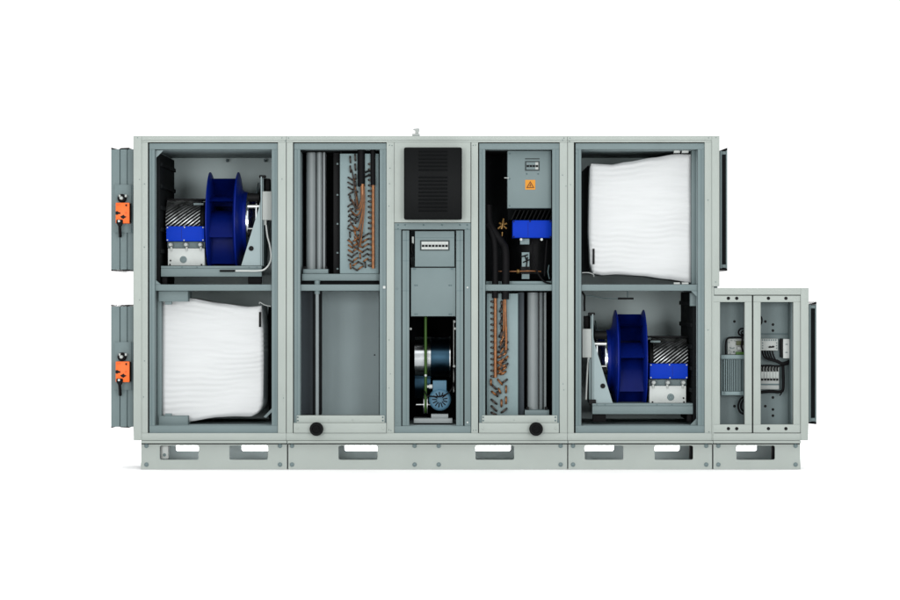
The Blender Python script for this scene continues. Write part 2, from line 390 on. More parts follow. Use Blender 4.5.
# ------------------------------------------------------------------ dampers
def damper_left():
    t = thing('air_damper', 'upper left outside damper with grey vertical slats, beside the upper fan', 'damper', P(122, 271, .12), 'dampers on the outside of the unit')
    mb = MB(); y0, y1 = 148.2, 270.2
    for a, b, d in ((111.2, 119.6, .10), (120.3, 127.0, .104), (127.8, 133.3, .10)): mb.pbox(a, y0 + 1, b, y1 - .6, d, .80, .002)
    mb.build('slat_housing', STEEL, t)
    MB().pbox(111.6, y0 + 2, 133.3, y1 - 2, .112, .78, 0).build('inner_core', MATS['groove'], t)
    for yy, q in ((y0, 1), (y1, -1)):
        MB().prism([(111.2, yy + .9*q), (111.2, yy - .7*q), (117, yy + .8*q)], .11, .79, 0).build('end_seal', RUB, t)
        MB().prism([(119, yy + .9*q), (121, yy - .2*q), (129, yy - .6*q), (129.5, yy + .9*q)], .12, .79, 0).build('end_seal', RUB, t)
    MB().pbox(114.4, 184.6, 131.3, 232.6, .088, .0985, .0008).build('mounting_plate', STEEL, t)
    MB().pbox(131.5, 185, 132.8, 233, .085, .0985, 0).build('linkage_bar', MATS['groove'], t)
    return t
def actuator():
    t = thing('damper_actuator', 'orange damper actuator on the upper left outside damper', 'actuator', P(122.5, 213, .088), 'orange damper actuators')
    body = MB().pbox(115.6, 202.6, 129.4, 223.3, .030, .087, .004).build('body', ORANGE, t)
    k = MB(); k.prism([(115.5, 211.5), (117.5, 211), (118.5, 212), (120.4, 212.4), (120.4, 213.8), (118.5, 214), (117, 214.9), (115.5, 214.2)], .028, .032, 0)
    k.prism([(120, 216.5), (122, 215.6), (123.5, 214.6), (124.6, 216), (126.6, 216.8), (124.6, 218), (123.4, 218.9), (121.6, 218)], .028, .032, 0)
    k.prism([(125.2, 204.4), (127, 204), (127, 206.4), (125.4, 206)], .028, .032, 0)
    k.build('printed_mark', BLACK, body)
    k = MB(); k.prism([(116.4, 204.4), (120.4, 203.8), (120.6, 204.8), (116.4, 205.2)], .028, .031, 0); k.cyl(P(126, 212.8, .031), P(126, 212.8, .028), .006)
    k.build('embossed_label', MATS['dark orange'], body)
    MB().pbox(129.5, 203.6, 130.3, 222.8, .045, .087, 0).build('side_shadow_gap', RUB, body)
    c = P(122.5, 198.4, .088)
    MB().lathe([(0, .026), (.04, .026), (.045, .022), (.045, .014), (.03, .012), (.03, 0)], c, (0, -1, 0), 20).build('shaft_clamp', RUB, t)
    MB().lathe([(.0, .011), (.062, .011), (.066, .008), (.066, 0)], c, (0, -1, 0), 8).build('drive_shaft', GREYP, t)
    for dx in (-2.9, 3.2): MB().pbox(122.5 + dx - 1.0, 194.6, 122.5 + dx + 1.0, 197, .04, .08, .001).build('clamp_nut', GREYP, t)
    c2 = P(119.2, 221.5, .03)
    MB().prism([(116.4, 219.6), (122.6, 219.6), (122.8, 222.5), (121.2, 226), (118.2, 226), (116.2, 223)], .020, .05, .002).build('cable_gland', RUB, t)
    MB().cyl(P(118.9, 221, .020), P(118.9, 221, .014), .007).build('screw', ALUW, t)
    MB().tube([P(119.7, 225, .035), P(119.9, 229, .035), P(120.2, 233, .045), P(120.3, 236.4, .07)], .0095).build('cable', RUB, t)
    return t
mat('dark orange', (.40, .055, .006), .5)
d1 = damper_left(); a1 = actuator()
dz = -157.4 * S * (1 + .09/DIST)
d2 = copy_tree(d1); d2.location.z += dz; d2['label'] = 'lower left outside damper with grey vertical slats, beside the lower white filter bag'
a2 = copy_tree(a1); a2.location.z += -158.3 * S * 1.006; a2['label'] = 'orange damper actuator on the lower left outside damper'
def damper_right(x0, x1, y0, y1, label):
    t = thing('air_damper', label, 'damper', P((x0+x1)/2, y1, .1), 'dampers on the outside of the unit')
    MB().pbox(x0, y0 + 2.5, x0 + 1.9, y1 - 2, .10, .80, .001).build('side_frame', STEEL, t); MB().pbox(x1 - 1.3, y0 + 2.5, x1, y1 - 2, .10, .80, .001).build('side_frame', STEEL, t)
    MB().pbox(x0 + 1.9, y0 + 6.5, x1 - 1.3, y1 - 6, .11, .79, 0).build('blade_seal', LINER, t)
    mb = MB(); mb.pbox(x0 + 1.9, y0 + 3.2, x1 - 1.3, y0 + 6.4, .104, .79, .001); mb.pbox(x0 + 1.9, y1 - 5.9, x1 - 1.3, y1 - 2.6, .104, .79, .001); mb.build('end_frame', STEEL, t)
    MB().prism([(x0, y0 + 2.4), (x1, y0 - .3), (x1, y0 + 2.4)], .105, .79, 0).build('end_seal', RUB, t)
    MB().prism([(x0, y1 - 1.9), (x1, y1 - 1.9), (x1, y1 + .4), (x0, y1 - .2)], .105, .79, 0).build('end_seal', RUB, t)
damper_right(720.0, 727.3, 148, 270.4, 'narrow right outside damper with black seal, beside the upper white filter bag')
damper_right(808.9, 816.5, 302, 424, 'narrow right outside damper with black seal, on the electrical cabinet')

# ------------------------------------------------------------------ lifting lug and black vented cover
lg = MB(); lg.pbox(412.2, 133.6, 419.6, 135.8, .2, .26, .001); lg.prism([(415.2, 133.5), (415.2, 130.2), (413.2, 129.6), (413.4, 128.8), (418.6, 128.2), (419.4, 129.4), (418.4, 133.5)], .22, .24)
lg.solo('lifting_lug', GREYP, P(416, 135.8, .23), 'small pale lifting lug on top of the unit roof', 'lifting lug')
V = thing('vented_cover', 'black plastic cover with horizontal vent slots on the centre bay', 'vented cover', P(433, 183, .004))
MB().pbox(403.9, 147.2, 462, 219.4, -.075, .0035, .010).build('cover_shell', SATIN, V)
mb = MB()
for k in range(17):
    yy = 151.2 + 3.72*k
    if k in (6,): continue
    c0, c1 = P(418.5, yy, -.0755), P(447.5, yy, -.0755)
    mb.tube([c0, c1], .0052, 8, smooth=False)
mb.build('vent_ribs', SATIN, V)

# ------------------------------------------------------------------ fans
def make_fan(mir, dy, label):
    fx = lambda x: (854 - x) if mir else x
    sg = -1 if mir else 1
    F = lambda x, y, d: P(fx(x), y + dy, d)
    def bx(mb, x0, y0, x1, y1, yf, yb, bev=.0015): return mb.pbox(fx(x0), y0 + dy, fx(x1), y1 + dy, yf, yb, bev)
    def pr(mb, pts, yf, yb, bev=.0008):
        q = [(fx(x), y + dy) for x, y in pts]
        return mb.prism(q, yf, yb, bev)
    AD, AY = .42, 222.5
    k = S * (1 + AD/DIST)
    t = thing('radial_fan', label, 'fan', F(212, 277, .4), 'blue radial fans')
    axis = (sg, 0, 0); o = F(0, AY, AD)
    def la(mb, prof, seg=64, closed=False): return mb.lathe([(a*k, r*k) for a, r in prof], o, axis, seg, closed)
    imp = la(MB(), [(209.2, 0), (209.2, 40), (209.6, 47), (210.2, 50.3), (211.0, 50.3), (212.4, 47), (213.3, 43), (213.3, 0)]).build('impeller', BLUE, t)
    la(MB(), [(236.2, 43), (237.2, 47), (238.2, 50.3), (239.2, 50.3), (240.4, 46), (241.4, 38), (242.6, 33.5), (244.8, 31), (248, 30.4), (248, 28.6), (244, 29), (240.5, 32), (238, 40)], closed=True).build('shroud', BLUE, imp)
    nb = 8; ph = R(41 if mir else 65)
    for i in range(nb):
        q = bmesh.new(); rows = []
        for j in range(9):
            u = j/8; r = (20 + 26*u)*k; an = -(2*math.pi*i/nb + ph) + .95*(1 - u)**1.2
            rows.append([q.verts.new(Vector((F(xx, 0, 0).x*0 + (o + Vector(axis)*xx*k).x, o.y + r*math.sin(an), o.z + r*math.cos(an)))) for xx in (213, 237.5)])
        for A, B in zip(rows, rows[1:]): q.faces.new((A[0], A[1], B[1], B[0]))
        bmesh.ops.solidify(q, geom=q.faces[:], thickness=.006)
        bmesh.ops.recalc_face_normals(q, faces=q.faces[:])
        m = MB(); m._merge(q); m.build('blade', BLUE, imp)
    # inlet nozzle and its ring
    la(MB(), [(247, 26), (249, 25.2), (252, 26), (256, 31), (258.6, 40), (259.6, 40), (257, 30), (252.5, 24.6), (249, 24), (247, 25)], closed=True).build('inlet_nozzle', CHROME, t)
    la(MB(), [(256.5, 30.5), (259, 30.5), (259, 24), (256.5, 24)], closed=True).build('nozzle_ring', BLACK, t)
    for yy, m_ in ((197.5, BLACK), (206.4, ALU), (229.5, ALU), (232.8, BLACK)):
        mb = MB(); mb.cyl(F(247.6, yy, .2), F(259.5, yy, .2), .013 if m_ is ALU else .026); mb.build('support_rod', m_, t)
    # motor: dark drum with slanted aluminium cooling fins
    mo = la(MB(), [(165.8, 0), (165.8, 17), (167.5, 20.5), (205.5, 20.5), (206.2, 19), (209, 12), (209.3, 0)]).build('motor_housing', BLACK, t)
    q = MB(); nf = 40
    for i in range(nf):
        b = bmesh.new(); prev = None
        for j in range(9):
            u = j/8; an = 2*math.pi*i/nf + sg*1.15*u; xx = 168.2 + 34*u
            cs, sn = math.sin(an), math.cos(an); dth = .045
            ring = []
            for (rr, da) in ((20.2, -dth), (23.0, -dth*.55), (23.0, dth*.55), (20.2, dth)):
                p = o + Vector(axis)*xx*k + Vector((0, math.sin(an + da), math.cos(an + da)))*rr*k
                ring.append(b.verts.new(p))
            if prev:
                for z_ in range(3): b.faces.new((prev[z_], prev[z_+1], ring[z_+1], ring[z_]))
            else: b.faces.new(ring)
            prev = ring
        b.faces.new(prev[::-1]); bmesh.ops.recalc_face_normals(b, faces=b.faces[:]); q._merge(b)
    q.build('cooling_fins', FINM, mo)
    bx(MB(), 193.5, 203, 203.6, 205, .27, .30).build('name_plate', STEEL, mo)
    bx(MB(), 166.4, 198.6, 205.8, 200.2, .36, .5).build('terminal_strip', BLACK, mo)
    bxo = bx(MB(), 166.2, 226.2, 204.3, 241.2, .17, .44, .004).build('control_box', BLUE2, t)
    for x, y in ((167.4, 227.4), (184.5, 227.2), (203, 227.4), (167.4, 240), (184, 240.2), (203, 240)):
        MB().cyl(F(x, y, .17), F(x, y, .166), .0042, seg=10).build('rivet', GREYP, bxo)
    bx(MB(), 181.3, 228, 181.8, 239.5, .1695, .171, 0).build('seam', BLUE, bxo)
    ped = bx(MB(), 167.8, 248.2, 204.6, 265.7, .20, .50, .004).build('motor_pedestal', ALUW, t)
    bx(MB(), 167.4, 241.6, 205, 248, .23, .45, .003).build('gland_plate', STEEL, ped)
    for x in (171.2, 186.6, 200.8):
        MB().lathe([(0, .0145), (.03, .0145), (.034, .011), (.05, .010), (.05, 0)], F(x, 244.7, .235), (0, -1, 0), 14).build('cable_gland', GREYP, ped)
        bx(MB(), x - .9, 246.8, x + .9, 250.6, .19, .23).build('cable_clip', GREYP, ped)
    MB().lathe([(0, .021), (.004, .021), (.006, .018), (.006, .010), (.003, .008), (.003, 0)], F(183.4, 259.5, .20), (0, -1, 0), 20).build('plug', STEEL, ped)
    for x, y in ((170.5, 260.5), (170, 264.6), (201.5, 264.6)): MB().cyl(F(x, y, .2), F(x, y, .197), .0055, seg=10).build('screw', BLACK, ped)
    # base frame and supports
    fr = bx(bx(MB(), 161, 265.9, 261.6, 268.3, .104, .62), 161, 268.4, 261.6, 276.6, .10, .16, .002).build('base_frame', STEEL, t)
    bx(MB(), 161, 268.4, 261.6, 276.6, .56, .62).build('rear_rail', STEEL, fr)
    for x in (182, 197, 249, 257): MB().cyl(F(x, 267.2, .104), F(x, 267.2, .1), .004, seg=8).build('bolt', MATS['groove'], fr)
    for x0, x1 in ((162, 167), (248, 261)):
        bx(MB(), x0, 276.7, x1, 284.3, .13, .2).build('rubber_mount', RUB, t)
    br = pr(MB(), [(241.2, 265.6), (258.4, 209.5), (260.6, 200), (260.6, 265.6)], .13, .14).build('support_bracket', WALL, t)
    MB().lathe([(0, .015), (.003, .015), (.003, .009), (0, .008), (0, 0)], F(251.2, 248.4, .129), (0, -1, 0), 16).build('bolt', BLACK, br)
    bx(bx(MB(), 260.7, 176.5, 261.9, 265.7, .115, .16), 262.4, 178, 263.2, 265.7, .13, .5).build('nozzle_plate', WALL, t)
    bx(MB(), 259, 175, 265.6, 177.8, .12, .17, .004).build('plate_cap', BLACK, t)
    bx(MB(), 264, 178.4, 269.6, 191, .19, .3, .004).build('cable_connector', BLACK, t)
    bx(MB(), 261.0 + 1.2, 191.3, 271.6, 220, .125, .18, .002).build('sensor_plate', GREYP, t)
    MB().cyl(F(265.4, 220, .14), F(265.4, 225, .14), .009).build('hose_nipple', GREYP, t)
    if not mir:
        MB().tube([F(266, 224, .14), F(267.5, 236, .13), F(270, 246, .12), F(271.2, 257, .11), F(269, 264.5, .1), F(264, 269.6, .092), F(257, 270.9, .088), F(246, 270.9, .09), F(234, 270.9, .09)], .0055).build('white_cable', WHITE, t)
        MB().tube([F(235.3, 270.8, .088), F(228, 270.9, .088), F(219.8, 270.9, .09)], .0065).build('cable_connector', BLACK, t)
    else:
        MB().tube([F(266, 224, .14), F(267, 240, .13), F(268, 262, .12)], .0055).build('white_cable', GREYP, t)
        bx(MB(), 263.6, 222, 265, 262, .12, .14).build('support_strip', STEEL, t)
        bx(MB(), 258, 262, 265, 267, .11, .15, .004).build('plate_cap', BLACK, t)
    return t
make_fan(False, 0, 'blue radial fan in the upper left bay')
make_fan(True, 137.6, 'blue radial fan in the lower right bay, beside the electrical cabinet')
# ceiling cable with black sensor in the lower right bay
t = thing('ceiling_sensor', 'thin black bar sensor on a cable under the ceiling above the lower right fan', 'sensor', P(626, 298, .3))
MB().pbox(618, 297.5, 633.7, 299.6, .3, .32, .001).build('sensor_bar', BLACK, t)
MB().tube([P(618.5, 298.6, .31), P(606, 298.4, .3), P(592, 296, .25), P(584.5, 294.6, .2), P(582, 291.6, .15)], .002).build('cable', MATS['groove'], t)
MB().tube([P(581.8, 291.5, .12), P(584.5, 296, .12), P(584.4, 304, .12), P(584.6, 311, .13)], .006).build('cable', BLACK, t)
MB().cyl(P(627.6, 290.9, .31), P(627.6, 297.4, .31), .003).build('hanger', MATS['groove'], t)

# ------------------------------------------------------------------ bag filters
def bag(name, label, left, right, top, bot, yf=.16):
    """left/right: x as function of v in 0..1 (top to bottom); top/bot: y as function of u (left to right)"""
    b = bmesh.new(); NU, NV = 60, 150; grid = []
    for i in range(NV + 1):
        row = []
        for j in range(NU + 1):
            u, v = j/NU, i/NV
            x = left(v)*(1-u) + right(v)*u; y = top(u)*(1-v) + bot(u)*v
            e = min(u, 1-u, v, 1-v); edge = .016*(1 - min(1, e/.035))**2
            rip = .0016*math.sin(v*135 + 1.9*math.sin(u*5.1 + v*3) + .9*math.sin(u*13 + v*5)) * (.55 + .45*math.sin(u*4 + v*9)) + .006*math.sin(u*5 + 1.7*math.sin(v*7)) + .003*math.sin(v*17 + u*3 + math.sin(u*8))
            row.append(b.verts.new(P(x, y, yf + edge + rip)))
        grid.append(row)
    for i in range(NV):
        for j in range(NU): b.faces.new((grid[i][j], grid[i][j+1], grid[i+1][j+1], grid[i+1][j]))
    bmesh.ops.recalc_face_normals(b, faces=b.faces[:])
    rim = [grid[0][j] for j in range(NU)] + [grid[i][NU] for i in range(NV)] + [grid[NV][j] for j in range(NU, 0, -1)] + [grid[i][0] for i in range(NV, 0, -1)]
    back = [b.verts.new(Vector((v.co.x, .62, v.co.z))) for v in rim]
    n = len(rim)
    for i in range(n): b.faces.new((rim[i], rim[(i+1) % n], back[(i+1) % n], back[i]))
    b.faces.new(back); bmesh.ops.recalc_face_normals(b, faces=b.faces[:])
    m = MB(); m._merge(b); return m
def pw(pts):
    def f(u):
        for (a, x), (b, y) in zip(pts, pts[1:]):
            if u <= b:
                s = (u - a)/(b - a); s = s*s*(3 - 2*s)*.6 + s*.4
                return x + (y - x)*s
        return pts[-1][1]
    return f
def corner(base, dv, amt, at):                      # pull an edge in towards a rounded corner
    return lambda v: base(v) + amt*max(0, (dv - abs(v - at))/dv)**2
f1 = thing('bag_filter', 'white pleated bag filter in the lower left bay', 'filter', P(212, 425, .35), 'white bag filters')
bag('x', '', lambda v: 161.6, corner(pw([(0, 261.5), (.25, 263.5), (.5, 263.6), (1, 263)]), .1, -5.5, 1), pw([(0, 296), (.26, 298), (.6, 303.6), (.86, 306.8), (1, 306)]),
    corner(pw([(0, 424.5), (.26, 421.8), (.6, 417), (.75, 416.4), (.93, 416.6), (1, 415)]), .08, -1.5, 1)).build('filter_bag', CLOTH, f1)
MB().pbox(157.2, 291.2, 161.4, 425.5, .10, .7, .001).build('filter_frame', STEEL, f1)
MB().pbox(158.8, 291.0, 187.8, 301.6, .072, .30, .001).build('holding_plate', STEEL, f1); MB().pbox(158.8, 416, 187.8, 425.5, .085, .30, .001).build('holding_plate', STEEL, f1)
MB().pbox(165, 301.7, 171.5, 304.6, .078, .12).build('clamp_knob', STEEL, f1); MB().pbox(165, 413.6, 171.5, 415.9, .09, .12).build('clamp_knob', STEEL, f1)
MB().pbox(259, 312, 261, 327, .15, .2, .001).build('seam_tag', BLACK, f1)
MB().tube([P(259.4, 304, .2), P(260, 302.3, .19), P(265, 305, .18), P(271, 306.4, .17)], .003).build('hanging_cord', WHITE, f1)
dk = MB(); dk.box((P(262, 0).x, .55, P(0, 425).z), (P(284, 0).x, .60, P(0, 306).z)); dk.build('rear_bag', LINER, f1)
MB().prism([(263.5, 417), (272, 408), (272, 412), (266, 418)], .2, .22).build('corner_bracket', WALL, f1)
f2 = thing('bag_filter', 'white pleated bag filter in the upper right bay', 'filter', P(640, 283, .35), 'white bag filters')
bag('x', '', corner(pw([(0, 590), (.3, 589), (.6, 588.6), (.9, 590), (1, 593)]), .06, 1.2, 0), lambda v: 691.6, pw([(0, 163.8), (.2, 164.6), (.35, 162), (.62, 157.6), (.85, 154), (1, 154.4)]),
    pw([(0, 273.4), (.1, 275), (.25, 274.2), (.5, 275.8), (.75, 279), (1, 282.6)])).build('filter_bag', CLOTH, f2)
MB().pbox(691.9, 150.5, 697, 284.2, .10, .7, .001).build('filter_frame', STEEL, f2)
for x0, x1 in ((674, 680), (682, 688.6)):
    MB().pbox(x0, 150.2, x1, 152.6, .09, .14).build('clamp_knob', ALUW, f2); MB().pbox(x0, 282.4, x1, 284.3, .09, .14).build('clamp_knob', ALUW, f2)
MB().pbox(592.6, 248.6, 594.6, 264.2, .15, .2, .001).build('seam_tag', BLACK, f2)
MB().tube([P(594, 276.4, .2), P(593, 274.2, .19), P(588, 272.6, .18), P(582, 272.8, .17)], .003).build('hanging_cord', WHITE, f2)
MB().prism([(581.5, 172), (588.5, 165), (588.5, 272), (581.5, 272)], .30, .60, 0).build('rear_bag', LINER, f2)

# ------------------------------------------------------------------ coils
def bend(mb, a, b, d, h=.030, r=.0066):
    A, B = P(*a, d), P(*b, d); pts = []
    for k in range(9):
        an = math.pi*k/8; p = A.lerp(B, (1 - math.cos(an))/2); p.y -= h*math.sin(an)**.6 if 0 < k < 8 else -.004; pts.append(p)
    mb.tube(pts, r, 8, smooth=False)
def profile(t, x0, w, yt, yb, d, flip):
    def lobe(a, b, dep, n=9): return [(a + (b - a)*(1 - math.cos(math.pi*i/(n-1)))/2, dep*(1 - math.sin(math.pi*i/(n-1)))) for i in range(n)]
    if flip: pts = [(0, .16)] + lobe(0, .58, .03) + [(.585, .075)] + lobe(.60, .84, .06)[1:] + [(.85, .02), (.88, .004), (.97, .004), (1, .02), (1, .16)]
    else: pts = [(0, .16)] + lobe(0, .50, .03) + [(.515, .062)] + lobe(.53, .84, .03)[1:] + [(.86, .02), (.89, .002), (.97, .002), (1, .02), (1, .16)]
    k = S*(1 + d/DIST); xo = P(x0, 0, d).x
    return MB().extr_z([(xo + a*w*k, d + b) for a, b in pts], P(0, yb, d).z, P(0, yt, d).z).build('profile_body', PROF, t)
PD = .085
# upper coil, left coil bay
C1 = thing('coil_unit', 'upper coil with pale blue end plate, copper bends and black insulated pipes', 'coil', P(358, 274, .3), 'coil units with copper bends')
MB().pbox(340, 153.6, 378.6, 273.6, PD, .75, .001).build('end_plate', PALE, C1)
MB().pbox(333.5, 152.8, 339.5, 273.6, .15, .75, .001).build('coil_casing', MATS['matt black'], C1)
for yy in (163, 194, 223, 252, 268): MB().pbox(336.6, yy, 338.4, yy + 1.6, .14, .15, 0).build('rivet', STEEL, C1)
cols = [350.4, 355.5, 360.6, 365.7]
rnd = random.Random(11)
for ci, cx in enumerate(cols):
    y = 159.5 + (ci % 2)*-2.0
    while y < 270.5:
        low = y > (226 if ci < 3 else 232)
        if ci < 2 or low:
            if y < 176: dx, dyy, stp = .4, 6.2, 9.6
            else:
                o_ = rnd.choice([0, 1, 1, 1, 1, 1] if (ci + int(y/38)) % 2 else [0, 2, 2, 2, 2, 2]); dx, dyy = ((.3, 5.0), (4.3, -3.0), (4.3, 2.7))[o_]; stp = (6.9, 4.9, 4.9)[o_]
            cxx = cx + rnd.uniform(-.4, .4); m = MB(); bend(m, (cxx - dx/2, y - dyy/2), (cxx + dx/2, y + dyy/2), PD, .026, .0052)
            m.build('return_bend', COPPER if (low and rnd.random() < .5) else COPD, C1)
        else: stp = 6
        y += stp
for k in range(22):
    y = 164 + 5.35*k
    if y > 268: break
    p = P(369.2, y, PD); MB().tube([p + Vector((0, .004, 0)), p + Vector((0, -.012, 0)), P(372.6, y + .6, PD - .012)], .0068, 8).build('stub_pipe', COPD, C1)
MB().tube([P(373.2, 183, .06), P(373.2, 225, .06), P(373.2, 268.5, .06)], .0105, 14).build('header_pipe', COPPER, C1)
MB().tube([P(362.4, 184, .05), P(362.6, 196, .05), P(362.6, 207, .055)], .0125, 14).build('header_pipe', COPPER, C1)
MB().tube([P(361.2, 147, .075), P(361.2, 170, .07), P(361.4, 186.3, .06)], .0225, 16).build('insulated_pipe', RUB, C1)
MB().tube([P(372.9, 147, .075), P(372.9, 170, .07), P(373.1, 185.2, .06)], .0150, 16).build('insulated_pipe', RUB, C1)
for y0 in (172.5, 177): MB().tube([P(363.4, y0 + .8, .06), P(368, y0 - 1.4, .065), P(371.5, y0 - 1.8, .07)], .006, 8).build('pipe_strap', BLACK, C1)
fan_ends = [(351, 170), (353, 178), (354.4, 187), (349.2, 196.5), (351.5, 199), (350, 208), (349, 214), (350.5, 221.5), (353, 229), (348.8, 238), (354, 236)]
for i, (ex, ey) in enumerate(fan_ends):
    sx = 360.6 + .36*i; y0 = 200 + .8*i
    MB().tube([P(sx, 186, .045), P(sx, y0, .04), P((sx*1.3 + ex*.7)/2 - .5, max(ey, y0) + 5 + .4*i, .05), P(ex + 1.5, ey + 3.2, .08), P(ex, ey, PD + .004)], .0044, 8).build('capillary_tube', COPPER if i % 3 else COPD, C1)
MB().tube([P(341, 152, .11), P(342.2, 156, .11), P(340.3, 164, .11), P(340.0, 190, .12)], .0045).build('sensor_cable', BLACK, C1)
# condensate tray and drain
tr = thing('condensate_tray', 'grey condensate tray under the upper coil with a slim grey drain pipe', 'tray', P(340, 281, .3))
MB().pbox(302, 273.9, 379.4, 280.6, .075, .8, .001).build('tray_body', STEEL, tr)
MB().tube([P(317.2, 280.6, .06), P(317.2, 300, .06), P(317.2, 415.4, .06)], .0108, 16, smooth=False).build('drain_pipe', mat('galvanised pipe', (.125, .146, .150), .5, 0), tr)
MB().cyl(P(317.2, 280.7, .06), P(317.2, 294, .06), .0165).build('pipe_socket', STEEL, tr)
MB().pbox(300.5, 280.8, 379, 284.2, .12, .8, 0).build('tray_insulation', LINER, tr)
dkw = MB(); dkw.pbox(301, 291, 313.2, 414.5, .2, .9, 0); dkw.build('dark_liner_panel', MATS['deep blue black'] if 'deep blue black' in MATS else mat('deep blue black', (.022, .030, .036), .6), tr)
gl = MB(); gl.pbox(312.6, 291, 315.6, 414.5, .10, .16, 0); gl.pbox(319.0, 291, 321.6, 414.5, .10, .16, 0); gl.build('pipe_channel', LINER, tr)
pn = MB(); pn.pbox(321, 291, 379, 415, .50, .52, 0); pn.build('rear_panel', WALL, tr); screw(tr, 374.6, 355, .5, .005, m=BLACK)
pr1 = thing('vertical_profile', 'ribbed grey upright profile left of the upper coil', 'profile', P(316, 274, .2), 'ribbed upright profiles beside the coils')
profile(pr1, 306, 19.4, 151, 269, .20, False); MB().pbox(303.2, 269.1, 328, 273.6, .10, .3, .001).build('foot_plate', STEEL, pr1)
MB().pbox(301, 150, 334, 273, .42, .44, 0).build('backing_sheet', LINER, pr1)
for px in (304.3, 325.8): MB().pbox(px - .9, 266.4, px + 1.2, 269, .11, .2, 0).build('retainer', BLACK, pr1)

# lower coil, right coil bay
C2 = thing('coil_unit', 'lower coil with pale blue end plate and copper bends, right of the motor bay', 'coil', P(502, 415, .3), 'coil units with copper bends')
MB().pbox(486.8, 293.5, 518, 415.4, PD, .75, .001).build('end_plate', PALE, C2)
MB().pbox(518.2, 292.5, 524, 415.2, .15, .75, .001).build('coil_casing', MATS['deep blue black'], C2)
MB().tube([P(495.3, 297, .06), P(495.3, 330, .06), P(495.3, 377.5, .06)], .0108, 14).build('header_pipe', COPPER, C2)
MB().tube([P(505.0, 299, .055), P(505.6, 318, .05), P(506.2, 336, .055), P(506, 352, .06)], .0085, 14).build('header_pipe', COPPER, C2)
MB().tube([P(503.6, 300, .06), P(503.8, 318, .055), P(503.4, 332, .06), P(500.6, 346, .07)], .0062, 10).build('header_pipe', COPPER, C2)
MB().tube([P(495, 288, .06), P(495, 298.2, .06)], .019, 16).build('insulated_pipe', RUB, C2)
MB().tube([P(505.3, 288, .06), P(505.3, 299.4, .06)], .0225, 16).build('insulated_pipe', RUB, C2)
for k in range(14):
    y = 301.5 + 5.75*k; p = P(491.6, y, PD)
    MB().tube([p + Vector((0, .004, 0)), p + Vector((0, -.012, 0)), P(494.6, y + .8, PD - .012)], .0068, 8).build('stub_pipe', COPD, C2)
for k in range(6):
    y = 301.5 + 5.75*k*1.05; m = MB(); bend(m, (501.4, y), (501.6 - (k % 2)*1.5, y + 4.2), PD); m.build('return_bend', COPD, C2)
for k in range(7):
    y = 336 + 5.2*k; m = MB(); MB.tube(m, [P(499 + (k % 2)*1.2, y, PD + .004), P(500.5, y + 1, PD - .03), P(503.6, y - 5 + k*.4, .06)], .006, 8); m.build('capillary_tube', COPPER if k % 2 else COPD, C2)
rows = [((492, 385), (496, 389)), ((491.8, 391.5), (496, 395)), ((491.4, 399.5), (496.6, 404)), ((491.4, 406), (496.4, 411)), ((490.8, 379.5), (491, 385)), ((498.5, 388.5), (500.6, 393.2)), ((497.8, 379.5), (502, 384.5)), ((501.4, 367), (506.4, 364.5)), ((500.6, 374.5), (505.8, 371.5)), ((502, 383), (507, 379.5)), ((506, 386), (506, 392.6)), ((506, 397), (506, 403.5)), ((501.4, 400), (501.4, 406.5)), ((501.4, 412.5), (506.6, 408.5)), ((491.4, 412.4), (496, 414.6)), ((498.6, 369.5), (503.4, 374)), ((497.6, 362), (502.8, 366)), ((497.4, 391.8), (497.4, 396.4))]
for k in range(9): rows.append(((502.6 + (k % 2)*2.6, 341 + 3.6*k), (506.2 + (k % 2)*1.5, 338.4 + 3.6*k)))
for k in range(5): rows.append(((498.3, 352 + 5.4*k), (501.6, 349.4 + 5.4*k)))
for a, b in rows:
    m = MB(); bend(m, a, b, PD); m.build('return_bend', COPD if rnd.random() < .45 else COPPER, C2)
pr2 = thing('vertical_profile', 'ribbed grey upright profile right of the lower coil', 'profile', P(537, 415, .2), 'ribbed upright profiles beside the coils')
profile(pr2, 527.3, 19.4, 292.5, 410, .20, True); MB().pbox(524.9, 410.2, 549.2, 415.2, .10, .3, .001).build('foot_plate', STEEL, pr2)
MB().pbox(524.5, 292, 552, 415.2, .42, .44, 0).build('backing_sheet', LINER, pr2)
for px in (527.6, 546.4): MB().pbox(px - 1.2, 407.4, px + 1.2, 410, .11, .2, 0).build('retainer', BLACK, pr2)

# drain caps
for px, lab in ((316.8, 'black round drain cap on the sill below the slim grey drain pipe'), (535.9, 'black round drain cap on the sill below the lower coil')):
    c = P(px, 428.8, -.004); t = thing('drain_cap', lab, 'drain cap', c, 'black round drain caps')
    MB().lathe([(-.001, 0), (-.001, .038), (.03, .041), (.04, .041), (.045, .037), (.045, .026), (.034, .023), (.034, 0)], c, (0, -1, 0), 40).build('cap_body', SATIN, t)
    MB().lathe([(.033, .0155), (.043, .0155), (.045, .013), (.045, .009), (.036, .007), (.036, 0)], c, (0, -1, 0), 28).build('inner_ring', SATIN, t)
    MB().box(c + Vector((-.0018, -.040, -.008)), c + Vector((.0018, -.034, .008)), 0).build('slot', RUB, t)

